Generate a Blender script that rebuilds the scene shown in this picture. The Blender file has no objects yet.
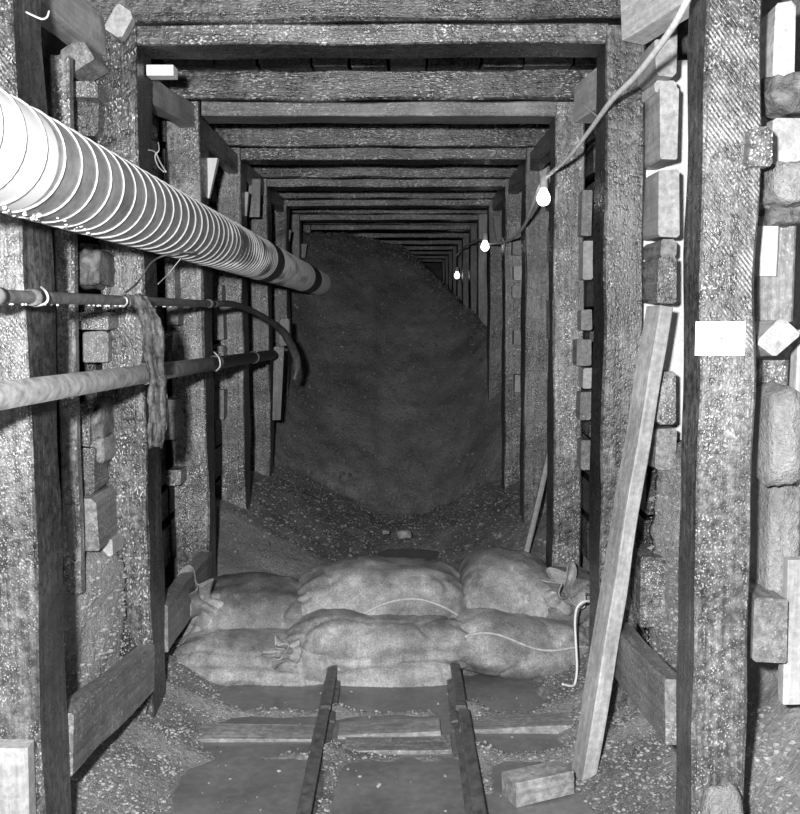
import bpy, math, random
from mathutils import Vector, Matrix, noise as mn

sc = bpy.context.scene
col = sc.collection
random.seed(7)

# ------------------------------------------------------------------ camera
F = 1000.0
CAM_Z = 1.54
PITCH = math.atan(97.0 / F)
fwd = Vector((0, math.cos(PITCH), -math.sin(PITCH)))
upv = Vector((0, math.sin(PITCH), math.cos(PITCH)))


def at(px, py, Y):
    """point in the place seen at (px, py) at distance Y along the drift"""
    d = fwd + Vector((1, 0, 0)) * ((px - 400) / F) + upv * ((407 - py) / F)
    return Vector((0, 0, CAM_Z)) + d * (Y / d.y)


cd = bpy.data.cameras.new('camera')
cam = bpy.data.objects.new('camera', cd)
col.objects.link(cam)
cam.location = (0, 0, CAM_Z)
cam.rotation_euler = (math.radians(90) - PITCH, 0, 0)
cd.sensor_fit = 'HORIZONTAL'
cd.sensor_width = 36
cd.lens = 36 * F / 800
cd.clip_start = 0.05
sc.camera = cam

# ------------------------------------------------------------------ materials


def new_mat(name):
    m = bpy.data.materials.new(name)
    m.use_nodes = True
    nt = m.node_tree
    return m, nt, nt.nodes, nt.links, nt.nodes['Principled BSDF']


def g(v):
    return (v, v, v, 1)


def ramp(N, L, src, stops):
    r = N.new('ShaderNodeValToRGB')
    e = r.color_ramp.elements
    e[0].position, e[0].color = stops[0][0], g(stops[0][1])
    e[1].position, e[1].color = stops[-1][0], g(stops[-1][1])
    for p, v in stops[1:-1]:
        k = e.new(p)
        k.color = g(v)
    L.new(src, r.inputs['Fac'])
    return r.outputs['Color']


def noise_tex(N, L, vec, scale, detail=4, rough=0.55):
    n = N.new('ShaderNodeTexNoise')
    n.inputs['Scale'].default_value = scale
    n.inputs['Detail'].default_value = detail
    n.inputs['Roughness'].default_value = rough
    L.new(vec, n.inputs['Vector'])
    return n.outputs['Fac']


def math_n(N, L, op, a, b=None, clamp=False):
    n = N.new('ShaderNodeMath')
    n.operation = op
    n.use_clamp = clamp
    for i, s in enumerate((a, b)):
        if s is None:
            continue
        if isinstance(s, (int, float)):
            n.inputs[i].default_value = s
        else:
            L.new(s, n.inputs[i])
    return n.outputs[0]


def mix_c(N, L, fac, a, b, mode='MIX'):
    n = N.new('ShaderNodeMix')
    n.data_type = 'RGBA'
    n.blend_type = mode
    if isinstance(fac, (int, float)):
        n.inputs[0].default_value = fac
    else:
        L.new(fac, n.inputs[0])
    for i, s in ((6, a), (7, b)):
        if isinstance(s, (int, float)):
            n.inputs[i].default_value = g(s)
        else:
            L.new(s, n.inputs[i])
    return n.outputs[2]


def obj_vec(N, L, scale=(1, 1, 1)):
    tc = N.new('ShaderNodeTexCoord')
    oi = N.new('ShaderNodeObjectInfo')
    mul = math_n(N, L, 'MULTIPLY', oi.outputs['Random'], 53.0)
    ad = N.new('ShaderNodeVectorMath')
    ad.operation = 'ADD'
    L.new(tc.outputs['Object'], ad.inputs[0])
    L.new(mul, ad.inputs[1])
    mp = N.new('ShaderNodeMapping')
    mp.inputs['Scale'].default_value = scale
    L.new(ad.outputs[0], mp.inputs['Vector'])
    return tc, ad.outputs[0], mp.outputs['Vector']


def wood(name, lo, hi, grit=0.5, grit_v=0.8, saw=0.0, rough=0.3, bump=0.5, grain=1.0, fine=170, spec=0.5, stretch=0.55, saw_from=None, mottle=0.75, side_shade=True, shade_mul=0.42):  # colour holds painted wet glints, and painted shade on side faces and undersides
    m, nt, N, L, B = new_mat(name)
    tc, ov, gv = obj_vec(N, L, (55, 55, 2.4))
    gr = noise_tex(N, L, gv, 1.0, 6, 0.7)
    bl = noise_tex(N, L, ov, 3.2, 6, 0.65)
    mp = N.new('ShaderNodeMapping')
    mp.inputs['Scale'].default_value = (1, 1, stretch)
    L.new(ov, mp.inputs['Vector'])
    fn = noise_tex(N, L, mp.outputs['Vector'], fine, 2, 0.5)
    fn2 = noise_tex(N, L, ov, 48, 4, 0.6)
    pt = noise_tex(N, L, ov, 9, 4, 0.65)
    c = ramp(N, L, gr, [(0.3, lo), (0.5, lo + (hi - lo) * 0.45), (0.72, hi)])
    b = ramp(N, L, bl, [(0.32, 1 - 0.7 * min(1, mottle * 1.4)), (0.5, 0.9), (0.66, 1 + 0.7 * min(1, mottle * 1.4))])
    c = mix_c(N, L, 1.0, c, b, 'MULTIPLY')
    c = mix_c(N, L, mottle, c, ramp(N, L, fn2, [(0.35, 0.35), (0.5, 0.9), (0.65, 1.7)]), 'MULTIPLY')
    # side faces and undersides painted darker as shade, with less grit on them
    if side_shade:
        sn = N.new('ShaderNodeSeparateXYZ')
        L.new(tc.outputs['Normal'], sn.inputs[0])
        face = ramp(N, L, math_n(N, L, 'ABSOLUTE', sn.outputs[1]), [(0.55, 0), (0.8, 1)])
        c = mix_c(N, L, 1.0, c, ramp(N, L, face, [(0.0, shade_mul), (1.0, 1.0)]), 'MULTIPLY')
        grit_glint_f = math_n(N, L, 'MULTIPLY_ADD', face, grit * 0.85)
        grit_glint_f.node.inputs[2].default_value = grit * 0.15
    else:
        face, grit_glint_f = None, grit
    # grit and lime splashes stuck on the wood, with wet glints painted in
    gmask = ramp(N, L, pt, [(0.42, 0.12), (0.6, 1)])
    gm2 = ramp(N, L, fn, [(0.57, 0), (0.66, 1)])
    gm = math_n(N, L, 'MULTIPLY', gmask, gm2)
    gm = math_n(N, L, 'MULTIPLY', gm, grit_glint_f, True)
    c = mix_c(N, L, gm, c, grit_v)  # one pale value for the grit and the painted wet glints
    h = math_n(N, L, 'MULTIPLY', gr, 0.6 * grain)
    h2 = math_n(N, L, 'MULTIPLY', fn, 0.5)
    h = math_n(N, L, 'ADD', h, h2)
    h3 = math_n(N, L, 'MULTIPLY', fn2, 0.5)
    h = math_n(N, L, 'ADD', h, h3)
    if saw > 0:
        sx = N.new('ShaderNodeSeparateXYZ')
        L.new(tc.outputs['Object'], sx.inputs[0])
        a = math_n(N, L, 'MULTIPLY', sx.outputs[0], 0.80)
        z = math_n(N, L, 'MULTIPLY', sx.outputs[2], 0.60)
        q = math_n(N, L, 'ADD', a, z)
        q = math_n(N, L, 'MULTIPLY', q, 2 * math.pi / 0.0088)
        wob = math_n(N, L, 'MULTIPLY', noise_tex(N, L, ov, 5, 2), 9.0)
        q = math_n(N, L, 'SINE', math_n(N, L, 'ADD', q, wob))
        q = ramp(N, L, math_n(N, L, 'MULTIPLY_ADD', q, 0.5), [(0.1, 0), (0.5, 1)])
        pm = ramp(N, L, noise_tex(N, L, ov, 11.0, 4), [(0.38, 0.0), (0.62, 1)])
        if saw_from is not None:
            zr = N.new('ShaderNodeMapRange')
            zr.inputs['From Min'].default_value = saw_from
            zr.inputs['From Max'].default_value = saw_from + 0.3
            L.new(sx.outputs[2], zr.inputs['Value'])
            pm = math_n(N, L, 'MULTIPLY', pm, zr.outputs[0])
        if face is not None:
            pm = math_n(N, L, 'MULTIPLY', pm, face)
        q = math_n(N, L, 'MULTIPLY', q, pm)
        sb = math_n(N, L, 'MULTIPLY', q, fn)
        c = mix_c(N, L, ramp(N, L, sb, [(0.2, 0), (0.6, saw)]), c, min(0.7, hi * 2.6))
        h = math_n(N, L, 'ADD', h, math_n(N, L, 'MULTIPLY', q, 0.5 * saw))
    L.new(c, B.inputs['Base Color'])
    rr = ramp(N, L, fn2, [(0.35, rough * 0.7), (0.65, min(1, rough * 1.6))])
    L.new(rr, B.inputs['Roughness'])
    B.inputs['Specular IOR Level'].default_value = spec
    bp = N.new('ShaderNodeBump')
    bp.inputs['Strength'].default_value = bump
    bp.inputs['Distance'].default_value = 0.006
    L.new(h, bp.inputs['Height'])
    L.new(bp.outputs[0], B.inputs['Normal'])
    return m


def earth(name, lo, hi, scale=30, grit=0.3, grit_v=0.5, rough=0.6, bump=0.7, world=True, spec=0.4):
    m, nt, N, L, B = new_mat(name)
    tc = N.new('ShaderNodeTexCoord')
    v = tc.outputs['Object']
    n1 = noise_tex(N, L, v, scale, 6, 0.7)
    n2 = noise_tex(N, L, v, scale * 3.2, 3, 0.6)
    n3 = noise_tex(N, L, v, 2.6, 4, 0.6)
    c = ramp(N, L, n1, [(0.3, lo), (0.55, (lo + hi) * 0.5), (0.75, hi)])
    b = ramp(N, L, n3, [(0.3, 0.6), (0.5, 1.0), (0.7, 1.45)])
    c = mix_c(N, L, 1.0, c, b, 'MULTIPLY')
    vo = N.new('ShaderNodeTexVoronoi')
    vo.inputs['Scale'].default_value = scale * 2.4
    L.new(v, vo.inputs['Vector'])
    gm = ramp(N, L, vo.outputs['Distance'], [(0.12, 1), (0.34, 0)])
    gm = math_n(N, L, 'MULTIPLY', gm, ramp(N, L, n1, [(0.5, 0), (0.62, 1)]))
    gm = math_n(N, L, 'MULTIPLY', gm, grit, True)
    c = mix_c(N, L, gm, c, grit_v)
    L.new(c, B.inputs['Base Color'])
    B.inputs['Roughness'].default_value = rough
    B.inputs['Specular IOR Level'].default_value = spec
    h = math_n(N, L, 'ADD', n1, math_n(N, L, 'MULTIPLY', n2, 0.5))
    h = math_n(N, L, 'ADD', h, math_n(N, L, 'MULTIPLY', gm, 0.6))
    bp = N.new('ShaderNodeBump')
    bp.inputs['Strength'].default_value = bump
    bp.inputs['Distance'].default_value = 0.02
    L.new(h, bp.inputs['Height'])
    L.new(bp.outputs[0], B.inputs['Normal'])
    return m


def plain(name, v, rough=0.5, metal=0.0, var=0.25, scale=20, bump=0.1, spec=0.5):
    m, nt, N, L, B = new_mat(name)
    tc, ov, _ = obj_vec(N, L)
    n1 = noise_tex(N, L, ov, scale, 5, 0.6)
    c = ramp(N, L, n1, [(0.3, v * (1 - var)), (0.7, v * (1 + var))])
    L.new(c, B.inputs['Base Color'])
    B.inputs['Roughness'].default_value = rough
    B.inputs['Metallic'].default_value = metal
    B.inputs['Specular IOR Level'].default_value = spec
    if bump:
        bp = N.new('ShaderNodeBump')
        bp.inputs['Strength'].default_value = bump
        bp.inputs['Distance'].default_value = 0.006
        L.new(n1, bp.inputs['Height'])
        L.new(bp.outputs[0], B.inputs['Normal'])
    return m


M = {}
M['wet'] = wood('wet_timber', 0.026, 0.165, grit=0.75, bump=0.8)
M['wet_saw'] = wood('wet_sawn_timber', 0.03, 0.16, grit=0.5, shade_mul=.65, saw=.9, fine=215, stretch=.8, bump=0.7, saw_from=1.35)
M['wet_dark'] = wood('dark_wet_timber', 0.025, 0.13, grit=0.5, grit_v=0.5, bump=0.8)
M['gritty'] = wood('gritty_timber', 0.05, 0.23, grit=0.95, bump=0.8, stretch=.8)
M['gritty_saw'] = wood('gritty_sawn_timber', 0.035, 0.15, grit=0.55, shade_mul=.6, fine=215, stretch=.8, saw=0.4, bump=0.7, saw_from=1.2)
M['gritty_end'] = wood('gritty_packing_timber', 0.06, 0.24, grit=0.9, bump=0.7, stretch=.9, side_shade=False)
M['wet_end'] = wood('wet_packing_timber', 0.03, 0.15, grit=0.5, bump=0.7, side_shade=False)
M['beam'] = wood('roof_timber', 0.026, 0.13, grit=0.75, shade_mul=.2, bump=0.75, stretch=.3)  # underside shade painted strongest on the roof beams
M['mid'] = wood('weathered_timber', 0.10, 0.28, grit=0.4, bump=0.4, rough=0.45, mottle=.4, side_shade=False)
M['pale'] = wood('pale_fresh_timber', 0.26, 0.5, grit=0.2, grit_v=.6, bump=0.25, rough=0.5, mottle=.25, side_shade=False)
M['whitewash'] = wood('whitewashed_timber', 0.65, 0.88, grit=0.1, grit_v=.9, bump=0.2, rough=0.6, mottle=.1, side_shade=False)
M['white'] = wood('bleached_timber', 0.36, 0.6, grit=0.15, grit_v=.9, bump=0.2, rough=0.6, mottle=.2, side_shade=False)
M['tie'] = wood('muddy_tie_timber', 0.20, 0.42, grit=0.4, grit_v=0.6, bump=0.4, rough=0.45, mottle=.4, side_shade=False)
M['rock'] = earth('rock_wall', 0.04, 0.24, scale=18, grit=0.5, grit_v=0.4, bump=0.8)
M['gravel'] = earth('packed_gravel', 0.17, 0.40, scale=50, grit=0.7, grit_v=0.5, bump=0.8, rough=0.5)
M['floor'] = earth('gravel_floor', 0.13, 0.42, scale=65, grit=0.8, grit_v=0.5, bump=0.8, rough=0.45)
M['muck'] = earth('muck', 0.12, 0.36, scale=60, grit=0.6, grit_v=0.5, bump=0.9, rough=0.75, spec=0.25)
M['stone'] = plain('stone', 0.27, 0.5, 0, 0.5, 9, 0.4)
M['darkstone'] = plain('dark_stone', 0.15, 0.5, 0, 0.6, 9, 0.5)
M['steel'] = plain('rail_steel', 0.13, 0.45, 0.35, 0.5, 30, 0.4)
M['iron'] = plain('pipe_iron', 0.19, 0.42, 0.25, 0.5, 34, 0)
M['wire'] = plain('bright_wire', 0.6, 0.4, 0.2, 0.2, 30, 0)
M['cable'] = plain('pale_cable_sheath', 0.88, 0.5, 0, 0.2, 40, 0.1)
M['rope'] = plain('white_rope', 0.75, 0.8, 0, 0.15, 90, 0.4)
M['hose'] = plain('rubber_hose', 0.09, 0.45, 0, 0.6, 25, 0.3)
M['rag'] = wood('wet_burlap_rag', 0.03, 0.13, side_shade=False, grit=0.4, grit_v=0.3, bump=0.9, rough=0.5, fine=120)
M['paper'] = plain('white_card', 0.9, 0.8, 0, 0.02, 5, 0)
M['nail'] = plain('nail_steel', 0.2, 0.4, 0.8, 0.2, 10, 0)
M['socket'] = plain('lamp_socket', 0.45, 0.5, 0, 0.2, 10, 0)
M['drop'] = plain('water_drop', 0.8, 0.15, 0, 0.05, 10, 0)


def make_duct_mat():
    m, nt, N, L, B = new_mat('galvanised_duct')
    tc, ov, gv = obj_vec(N, L)
    n1 = noise_tex(N, L, ov, 7, 5, 0.65)
    n2 = noise_tex(N, L, ov, 40, 3, 0.6)
    c = ramp(N, L, n1, [(0.3, 0.24), (0.5, 0.42), (0.7, 0.62)])
    c = mix_c(N, L, 0.35, c, ramp(N, L, n2, [(0.35, 0.1), (0.65, 1.0)]), 'MULTIPLY')
    L.new(c, B.inputs['Base Color'])
    B.inputs['Metallic'].default_value = 0.35
    B.inputs['Roughness'].default_value = 0.42
    return m


M['duct'] = make_duct_mat()
M['duct_clean'] = plain('clean_galvanised_duct', 0.86, 0.45, 0.1, 0.08, 6, 0)
M['duct_rib'] = plain('duct_seam', 0.5, 0.4, 0.2, 0.15, 30, 0)
M['duct_band'] = plain('dark_duct_band', 0.12, 0.5, 0.3, 0.3, 20, 0.1)


def make_mud():
    m, nt, N, L, B = new_mat('muddy_water')
    tc = N.new('ShaderNodeTexCoord')
    n1 = noise_tex(N, L, tc.outputs['Object'], 3.0, 5, 0.6)
    n2 = noise_tex(N, L, tc.outputs['Object'], 30, 4, 0.6)
    c = ramp(N, L, n1, [(0.3, 0.11), (0.7, 0.21)])
    c = mix_c(N, L, 0.4, c, ramp(N, L, n2, [(0.4, 0.7), (0.65, 1.2)]), 'MULTIPLY')
    L.new(c, B.inputs['Base Color'])
    B.inputs['Roughness'].default_value = 0.22
    bp = N.new('ShaderNodeBump')
    bp.inputs['Strength'].default_value = 0.12
    bp.inputs['Distance'].default_value = 0.01
    L.new(n2, bp.inputs['Height'])
    L.new(bp.outputs[0], B.inputs['Normal'])
    return m


M['mud'] = make_mud()


def make_burlap(name, k):
    m, nt, N, L, B = new_mat(name)
    tc, ov, gv = obj_vec(N, L)
    k *= 1.08
    n1 = noise_tex(N, L, ov, 5, 6, 0.7)
    n2 = noise_tex(N, L, ov, 150, 3, 0.6)
    n3_ = noise_tex(N, L, ov, 14, 5, 0.7)
    mp = N.new('ShaderNodeMapping')
    mp.inputs['Scale'].default_value = (22, 22, 5)
    L.new(ov, mp.inputs['Vector'])
    drip = noise_tex(N, L, mp.outputs['Vector'], 1.0, 4, 0.6)
    c = ramp(N, L, n1, [(0.3, 0.08 * k), (0.43, 0.18 * k), (0.57, 0.31 * k), (0.7, 0.5 * k)])
    c = mix_c(N, L, 0.7, c, ramp(N, L, n2, [(0.35, 0.6), (0.65, 1.35)]), 'MULTIPLY')
    c = mix_c(N, L, 0.25, c, ramp(N, L, n3_, [(0.35, 0.6), (0.65, 1.3)]), 'MULTIPLY')
    gm = math_n(N, L, 'MULTIPLY', ramp(N, L, drip, [(0.58, 0), (0.66, 0.8)]), ramp(N, L, n1, [(0.5, 0), (0.6, 1)]))
    c = mix_c(N, L, gm, c, 0.55)
    L.new(c, B.inputs['Base Color'])
    B.inputs['Roughness'].default_value = 0.5
    wv = math_n(N, L, 'ADD', math_n(N, L, 'MULTIPLY', n2, 0.6), math_n(N, L, 'MULTIPLY', n3_, 0.4))
    bp = N.new('ShaderNodeBump')
    bp.inputs['Strength'].default_value = 0.55
    bp.inputs['Distance'].default_value = 0.010
    L.new(wv, bp.inputs['Height'])
    L.new(bp.outputs[0], B.inputs['Normal'])
    return m


M['burlap'] = make_burlap('wet_burlap', 1.0)
M['burlap_dark'] = make_burlap('sodden_burlap', 0.62)
M['seam'] = plain('seam_thread', 0.42, 0.7, 0, 0.3, 60, 0.3)


def make_emit():
    m, nt, N, L, B = new_mat('lit_bulb_glass')
    B.inputs['Base Color'].default_value = g(0.9)
    B.inputs['Emission Color'].default_value = g(1.0)
    B.inputs['Emission Strength'].default_value = 6.0
    return m


M['bulb'] = make_emit()

# ------------------------------------------------------------------ builders


def tag(o, label=None, cat=None, group=None, kind=None):
    if label:
        o['label'] = label
    if cat:
        o['category'] = cat
    if group:
        o['group'] = group
    if kind or cat:
        o['kind'] = kind or 'thing'
    return o


def mesh_obj(name, verts, faces, mat, parent=None, smooth=False, mw=None):
    me = bpy.data.meshes.new(name)
    me.from_pydata([tuple(v) for v in verts], [], faces)
    me.update()
    if smooth:
        me.polygons.foreach_set('use_smooth', [True] * len(me.polygons))
    o = bpy.data.objects.new(name, me)
    if isinstance(mat, (list, tuple)):
        for k in mat:
            me.materials.append(k)
    else:
        me.materials.append(mat)
    col.objects.link(o)
    if mw is not None:
        o.matrix_world = mw
    if parent is not None:
        o.parent = parent
        o.matrix_parent_inverse = Matrix.Identity(4)
    return o


def n3(v, s, seed=0.0):
    return mn.noise(Vector((v[0] * s + seed * 7.31, v[1] * s + seed * 3.17, v[2] * s - seed * 5.77)))


def timber(name, p0, p1, w, d, mat, hint=(0, 1, 0), wob=0.004, cham=0.006, seed=None, parent=None, taper=1.0,
           step=0.07, skew0=0.0, skew1=0.0):
    """a sawn length of timber from p0 to p1 (centre line); d is its size along hint, w across it"""
    if seed is None:
        seed = random.random() * 50
    p0, p1 = Vector(p0), Vector(p1)
    z = (p1 - p0)
    ln = z.length
    z.normalize()
    h = Vector(hint)
    x = h.cross(z).normalized()
    y = z.cross(x).normalized()
    mw = Matrix(((x.x, y.x, z.x, p0.x), (x.y, y.y, z.y, p0.y), (x.z, y.z, z.z, p0.z), (0, 0, 0, 1)))
    n = max(2, int(ln / step))
    verts, faces = [], []
    for i in range(n + 1):
        t = i / n
        k = 1 + (taper - 1) * t
        hw, hd = w * k / 2, d * k / 2
        for q, (sx, sy) in enumerate(((-1, -1), (1, -1), (1, 1), (-1, 1))):
            c = cham * (0.5 + 1.3 * max(0, mn.noise(Vector((t * ln * 3.0, q * 9.1, seed))) + 0.25))
            if q % 2 == 0:
                pr = ((sx * hw, sy * (hd - c)), (sx * (hw - c), sy * hd))
            else:
                pr = ((sx * (hw - c), sy * hd), (sx * hw, sy * (hd - c)))
            for (a, b) in pr:
                zz = t * ln + (skew0 * a if i == 0 else 0) + (skew1 * a if i == n else 0)
                wv = Vector((a * 5, b * 5, t * ln * 2.2))
                verts.append((a + wob * n3(wv, 1.7, seed) * 1.6, b + wob * n3(wv, 1.9, seed + 9) * 1.6, zz))
    for i in range(n):
        for q in range(8):
            a, b = i * 8 + q, i * 8 + (q + 1) % 8
            faces.append((a, b, b + 8, a + 8))
    faces.append(tuple(reversed(range(8))))
    faces.append(tuple(range(n * 8, n * 8 + 8)))
    return mesh_obj(name, verts, faces, mat, parent, False, mw)


def tube(name, pts, r, mat, parent=None, seg=10, closed_ends=True, radii=None, sub=6):
    """round bar through points, smoothed"""
    P = [Vector(p) for p in pts]
    if len(P) > 2 and sub > 1:
        Q = []
        for i in range(len(P) - 1):
            a, b, c, d = P[max(0, i - 1)], P[i], P[i + 1], P[min(len(P) - 1, i + 2)]
            for k in range(sub):
                t = k / sub
                Q.append(0.5 * ((2 * b) + (c - a) * t + (2 * a - 5 * b + 4 * c - d) * t * t + (3 * b - a - 3 * c + d) * t ** 3))
        Q.append(P[-1])
        P = Q
    verts, faces = [], []
    up = Vector((0.13, 0.21, 0.97))
    for i, p in enumerate(P):
        t = (P[min(i + 1, len(P) - 1)] - P[max(i - 1, 0)]).normalized()
        a = t.cross(up)
        if a.length < 0.05:
            a = t.cross(Vector((1, 0, 0)))
        a.normalize()
        b = a.cross(t).normalized()
        up = b
        rr = r if radii is None else radii[min(len(radii) - 1, int(i * len(radii) / len(P)))]
        for k in range(seg):
            th = 2 * math.pi * k / seg
            verts.append(p + a * (rr * math.cos(th)) + b * (rr * math.sin(th)))
    for i in range(len(P) - 1):
        for k in range(seg):
            faces.append((i * seg + k, i * seg + (k + 1) % seg, (i + 1) * seg + (k + 1) % seg, (i + 1) * seg + k))
    if closed_ends:
        faces.append(tuple(reversed(range(seg))))
        faces.append(tuple(range((len(P) - 1) * seg, len(P) * seg)))
    return mesh_obj(name, verts, faces, mat, parent, True)


def grid_obj(name, nu, nv, fn, mat, smooth=True, parent=None):
    verts = [fn(i / nu, j / nv) for j in range(nv + 1) for i in range(nu + 1)]
    faces = []
    for j in range(nv):
        for i in range(nu):
            a = j * (nu + 1) + i
            faces.append((a, a + 1, a + nu + 2, a + nu + 1))
    return mesh_obj(name, verts, faces, mat, parent, smooth)


ICO_V, ICO_F = None, None


def ico():
    global ICO_V, ICO_F
    if ICO_V is None:
        t = (1 + 5 ** 0.5) / 2
        v = [(-1, t, 0), (1, t, 0), (-1, -t, 0), (1, -t, 0), (0, -1, t), (0, 1, t), (0, -1, -t), (0, 1, -t), (t, 0, -1), (t, 0, 1), (-t, 0, -1), (-t, 0, 1)]
        ICO_V = [Vector(p).normalized() for p in v]
        ICO_F = [(0, 11, 5), (0, 5, 1), (0, 1, 7), (0, 7, 10), (0, 10, 11), (1, 5, 9), (5, 11, 4), (11, 10, 2), (10, 7, 6), (7, 1, 8), (3, 9, 4), (3, 4, 2), (3, 2, 6), (3, 6, 8), (3, 8, 9), (4, 9, 5), (2, 4, 11), (6, 2, 10), (8, 6, 7), (9, 8, 1)]
    return ICO_V, ICO_F


def add_stone(verts, faces, c, r, rng):
    V, Fc = ico()
    b = len(verts)
    s = Vector((rng.uniform(.7, 1.3), rng.uniform(.7, 1.3), rng.uniform(.5, .9))) * r
    for v in V:
        k = rng.uniform(.75, 1.2)
        verts.append((c[0] + v.x * s.x * k, c[1] + v.y * s.y * k, c[2] + v.z * s.z * k))
    for f in Fc:
        faces.append((f[0] + b, f[1] + b, f[2] + b))


def chunk(name, p, size, mat, seed, sub=20, amp=0.22, box=0.7):
    """an angular lump of rock or broken timber with a rounded box shape"""
    verts, faces = [], []
    nu, nv = sub * 2, sub
    for j in range(nv + 1):
        ph = math.pi * j / nv - math.pi / 2
        for i in range(nu):
            th = 2 * math.pi * i / nu
            v = Vector((math.cos(ph) * math.cos(th), math.cos(ph) * math.sin(th), math.sin(ph)))
            mx = max(abs(v.x), abs(v.y), abs(v.z))
            v = v * (1 - box) + (v / mx) * box
            k = 1 + amp * n3(v, 1.4, seed) + amp * 0.5 * n3(v, 3.5, seed + 4) + amp * .2 * n3(v, 9, seed + 2)
            verts.append((v.x * size[0] / 2 * k, v.y * size[1] / 2 * k, v.z * size[2] / 2 * k))
    for j in range(nv):
        for i in range(nu):
            a, b = j * nu + i, j * nu + (i + 1) % nu
            faces.append((a, b, b + nu, a + nu))
    o = mesh_obj(name, verts, faces, mat, None, True)
    o.location = p
    return o


ORD = ['nearest', 'second', 'third', 'fourth', 'fifth', 'sixth', 'seventh', 'eighth', 'ninth', 'tenth', 'eleventh', 'twelfth', 'thirteenth', 'fourteenth']

# ------------------------------------------------------------------ layout of the timber sets
SP = 1.1
ZS = [2.365 + SP * i for i in range(14)]
LX = -0.89           # inner faces of the legs
RX = 0.705
CAPB = [2.52, 2.496, 2.467, 2.440, 2.412, 2.395] + [2.385] * 8
CH = [0.2, 0.185, 0.13, 0.13, 0.13, 0.13]
PW, PD = 0.15, 0.20


def floor_z(x, y):
    """shape of the muck floor and of the great muck pile"""
    v = Vector((x, y, 0))
    nz = mn.noise(v * 2.3) * 0.02 + mn.noise(v * 7.0) * 0.012 + mn.noise(v * 21) * 0.006 + mn.noise(v * 45) * 0.004
    z = -0.035
    # gravel shoulders against both walls
    lb = max(0.0, (-0.60 - x) / 0.36)
    rb = max(0.0, (x - 0.48) / 0.36)
    z += 0.16 * min(1.3, lb) ** 1.2 + 0.17 * min(1.4, rb) ** 1.2
    # gravel ribbons along the rails
    for rx in (-0.285, 0.23):
        z += 0.045 * math.exp(-((x - rx - 0.05) / 0.05) ** 2) * (0.75 + 0.9 * mn.noise(Vector((rx * 9, y * 2.6, 1.0))))
    # gravel bars by the ties and below the bags
    z += 0.045 * math.exp(-((y - 3.70) / 0.05) ** 2) + 0.035 * math.exp(-((y - 3.33) / 0.06) ** 2)
    z += 0.060 * math.exp(-((y - 4.2) / 0.10) ** 2)
    # behind the bags: shoulders swell against both walls
    if y > 4.4:
        t = min(1, (y - 4.4) / 1.0)
        z -= t * (0.16 * min(1.3, lb) ** 1.2 + 0.17 * min(1.4, rb) ** 1.2)
        z += t * (0.37 * max(0.0, min(1.15, (-x - 0.12) / 0.78)) + 0.27 * max(0.0, min(1.3, (x - 0.26) / 0.44)))
        z += 0.07 * t
    if 5.3 < y < 7.0 and -.5 < x < .7:
        z -= 0.13 * math.exp(-((x - .08) / .20) ** 2 - ((y - 6.17) / .17) ** 2)
    # the pile: rises to the roof on the left, lower on the right
    toe = 7.35 + 0.25 * mn.noise(Vector((x * 2, 3.3, 0))) - 0.15 * abs(x)
    if y > toe:
        if x < 0:
            crest = 2.20 + 0.10 * min(1, -x / 0.6)
        else:
            crest = 2.20 - 0.95 * x - 0.15 * x * x
        up = (y - toe) * 0.78
        down = crest - max(0.0, y - 11.0) * 0.62
        k = 0.25
        a, b = up + z, down
        hh = max(0.0, min(1.0, 0.5 + 0.5 * (b - a) / k))
        p = b * (1 - hh) + a * hh - k * hh * (1 - hh)
        z = max(z, p)
        nz = nz * 1.6 + mn.noise(v * 1.1) * 0.08 + mn.noise(v * 12) * 0.016
    return z + nz


# setting: floor, split so that the far pile is its own heap of muck
def fl(u, v):
    x = -1.25 + 2.4 * u
    y = 1.6 + 5.9 * v
    return (x, y, floor_z(x, y))


tag(grid_obj('floor', 130, 320, fl, M['floor']), 'gravelly muddy drift floor', kind='structure')


def pl(u, v):
    x = -1.03 + 1.88 * u
    y = 6.55 + 10.5 * v
    edge = min(1.0, v * 14)
    return (x, y, floor_z(x, y) - 0.02 * (1 - edge))


tag(grid_obj('muck_pile', 110, 330, pl, M['muck']), 'dark heap of broken muck filling the drift behind the sandbags', 'muck pile', kind='stuff')


# walls and roof of rock
def smooth(t):
    t = max(0.0, min(1.0, t))
    return t * t * (3 - 2 * t)


def left_rock(y, z):
    """rock behind the left lagging, with gravel packed in before the second post"""
    p = Vector((0, y, z))
    fill = max(0.0, min(1.0, (y - 2.75) / 0.66)) if y < 3.44 else 0.0
    low = smooth((0.80 - z + 0.12 * mn.noise(Vector((y * 2, z * 2, 2)))) / 0.2)
    x = -1.24 + 0.27 * low * fill + (1 - low * fill) * 0.05 * mn.noise(p * 2.1) + 0.020 * mn.noise(p * 7) + 0.01 * mn.noise(p * 20) + .006 * mn.noise(p * 45)
    return Vector((x, y, z))


def right_rock(y, z):
    p = Vector((5, y, z))
    fill = max(0.0, min(1.0, (y - 2.86) / 0.56)) if y < 3.45 else 0.0
    low = smooth((1.24 - z + 0.10 * mn.noise(Vector((y * 2, z * 2, 8)))) / 0.2) * fill
    if y < 3.0:
        low = max(low, smooth((0.52 + .08 * mn.noise(Vector((y * 3, z * 3, 4))) - z) / 0.3) * .85)
    x = 1.15 - 0.27 * low + (1 - low) * 0.04 * mn.noise(p * 2.1) + 0.018 * mn.noise(p * 7) + 0.009 * mn.noise(p * 20) + .006 * mn.noise(p * 45)
    return Vector((x, y, z))


def yy_of(u):
    return 1.2 + 3.0 * (u / 0.6) if u < 0.6 else 4.2 + 14.0 * (u - 0.6) / 0.4


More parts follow.
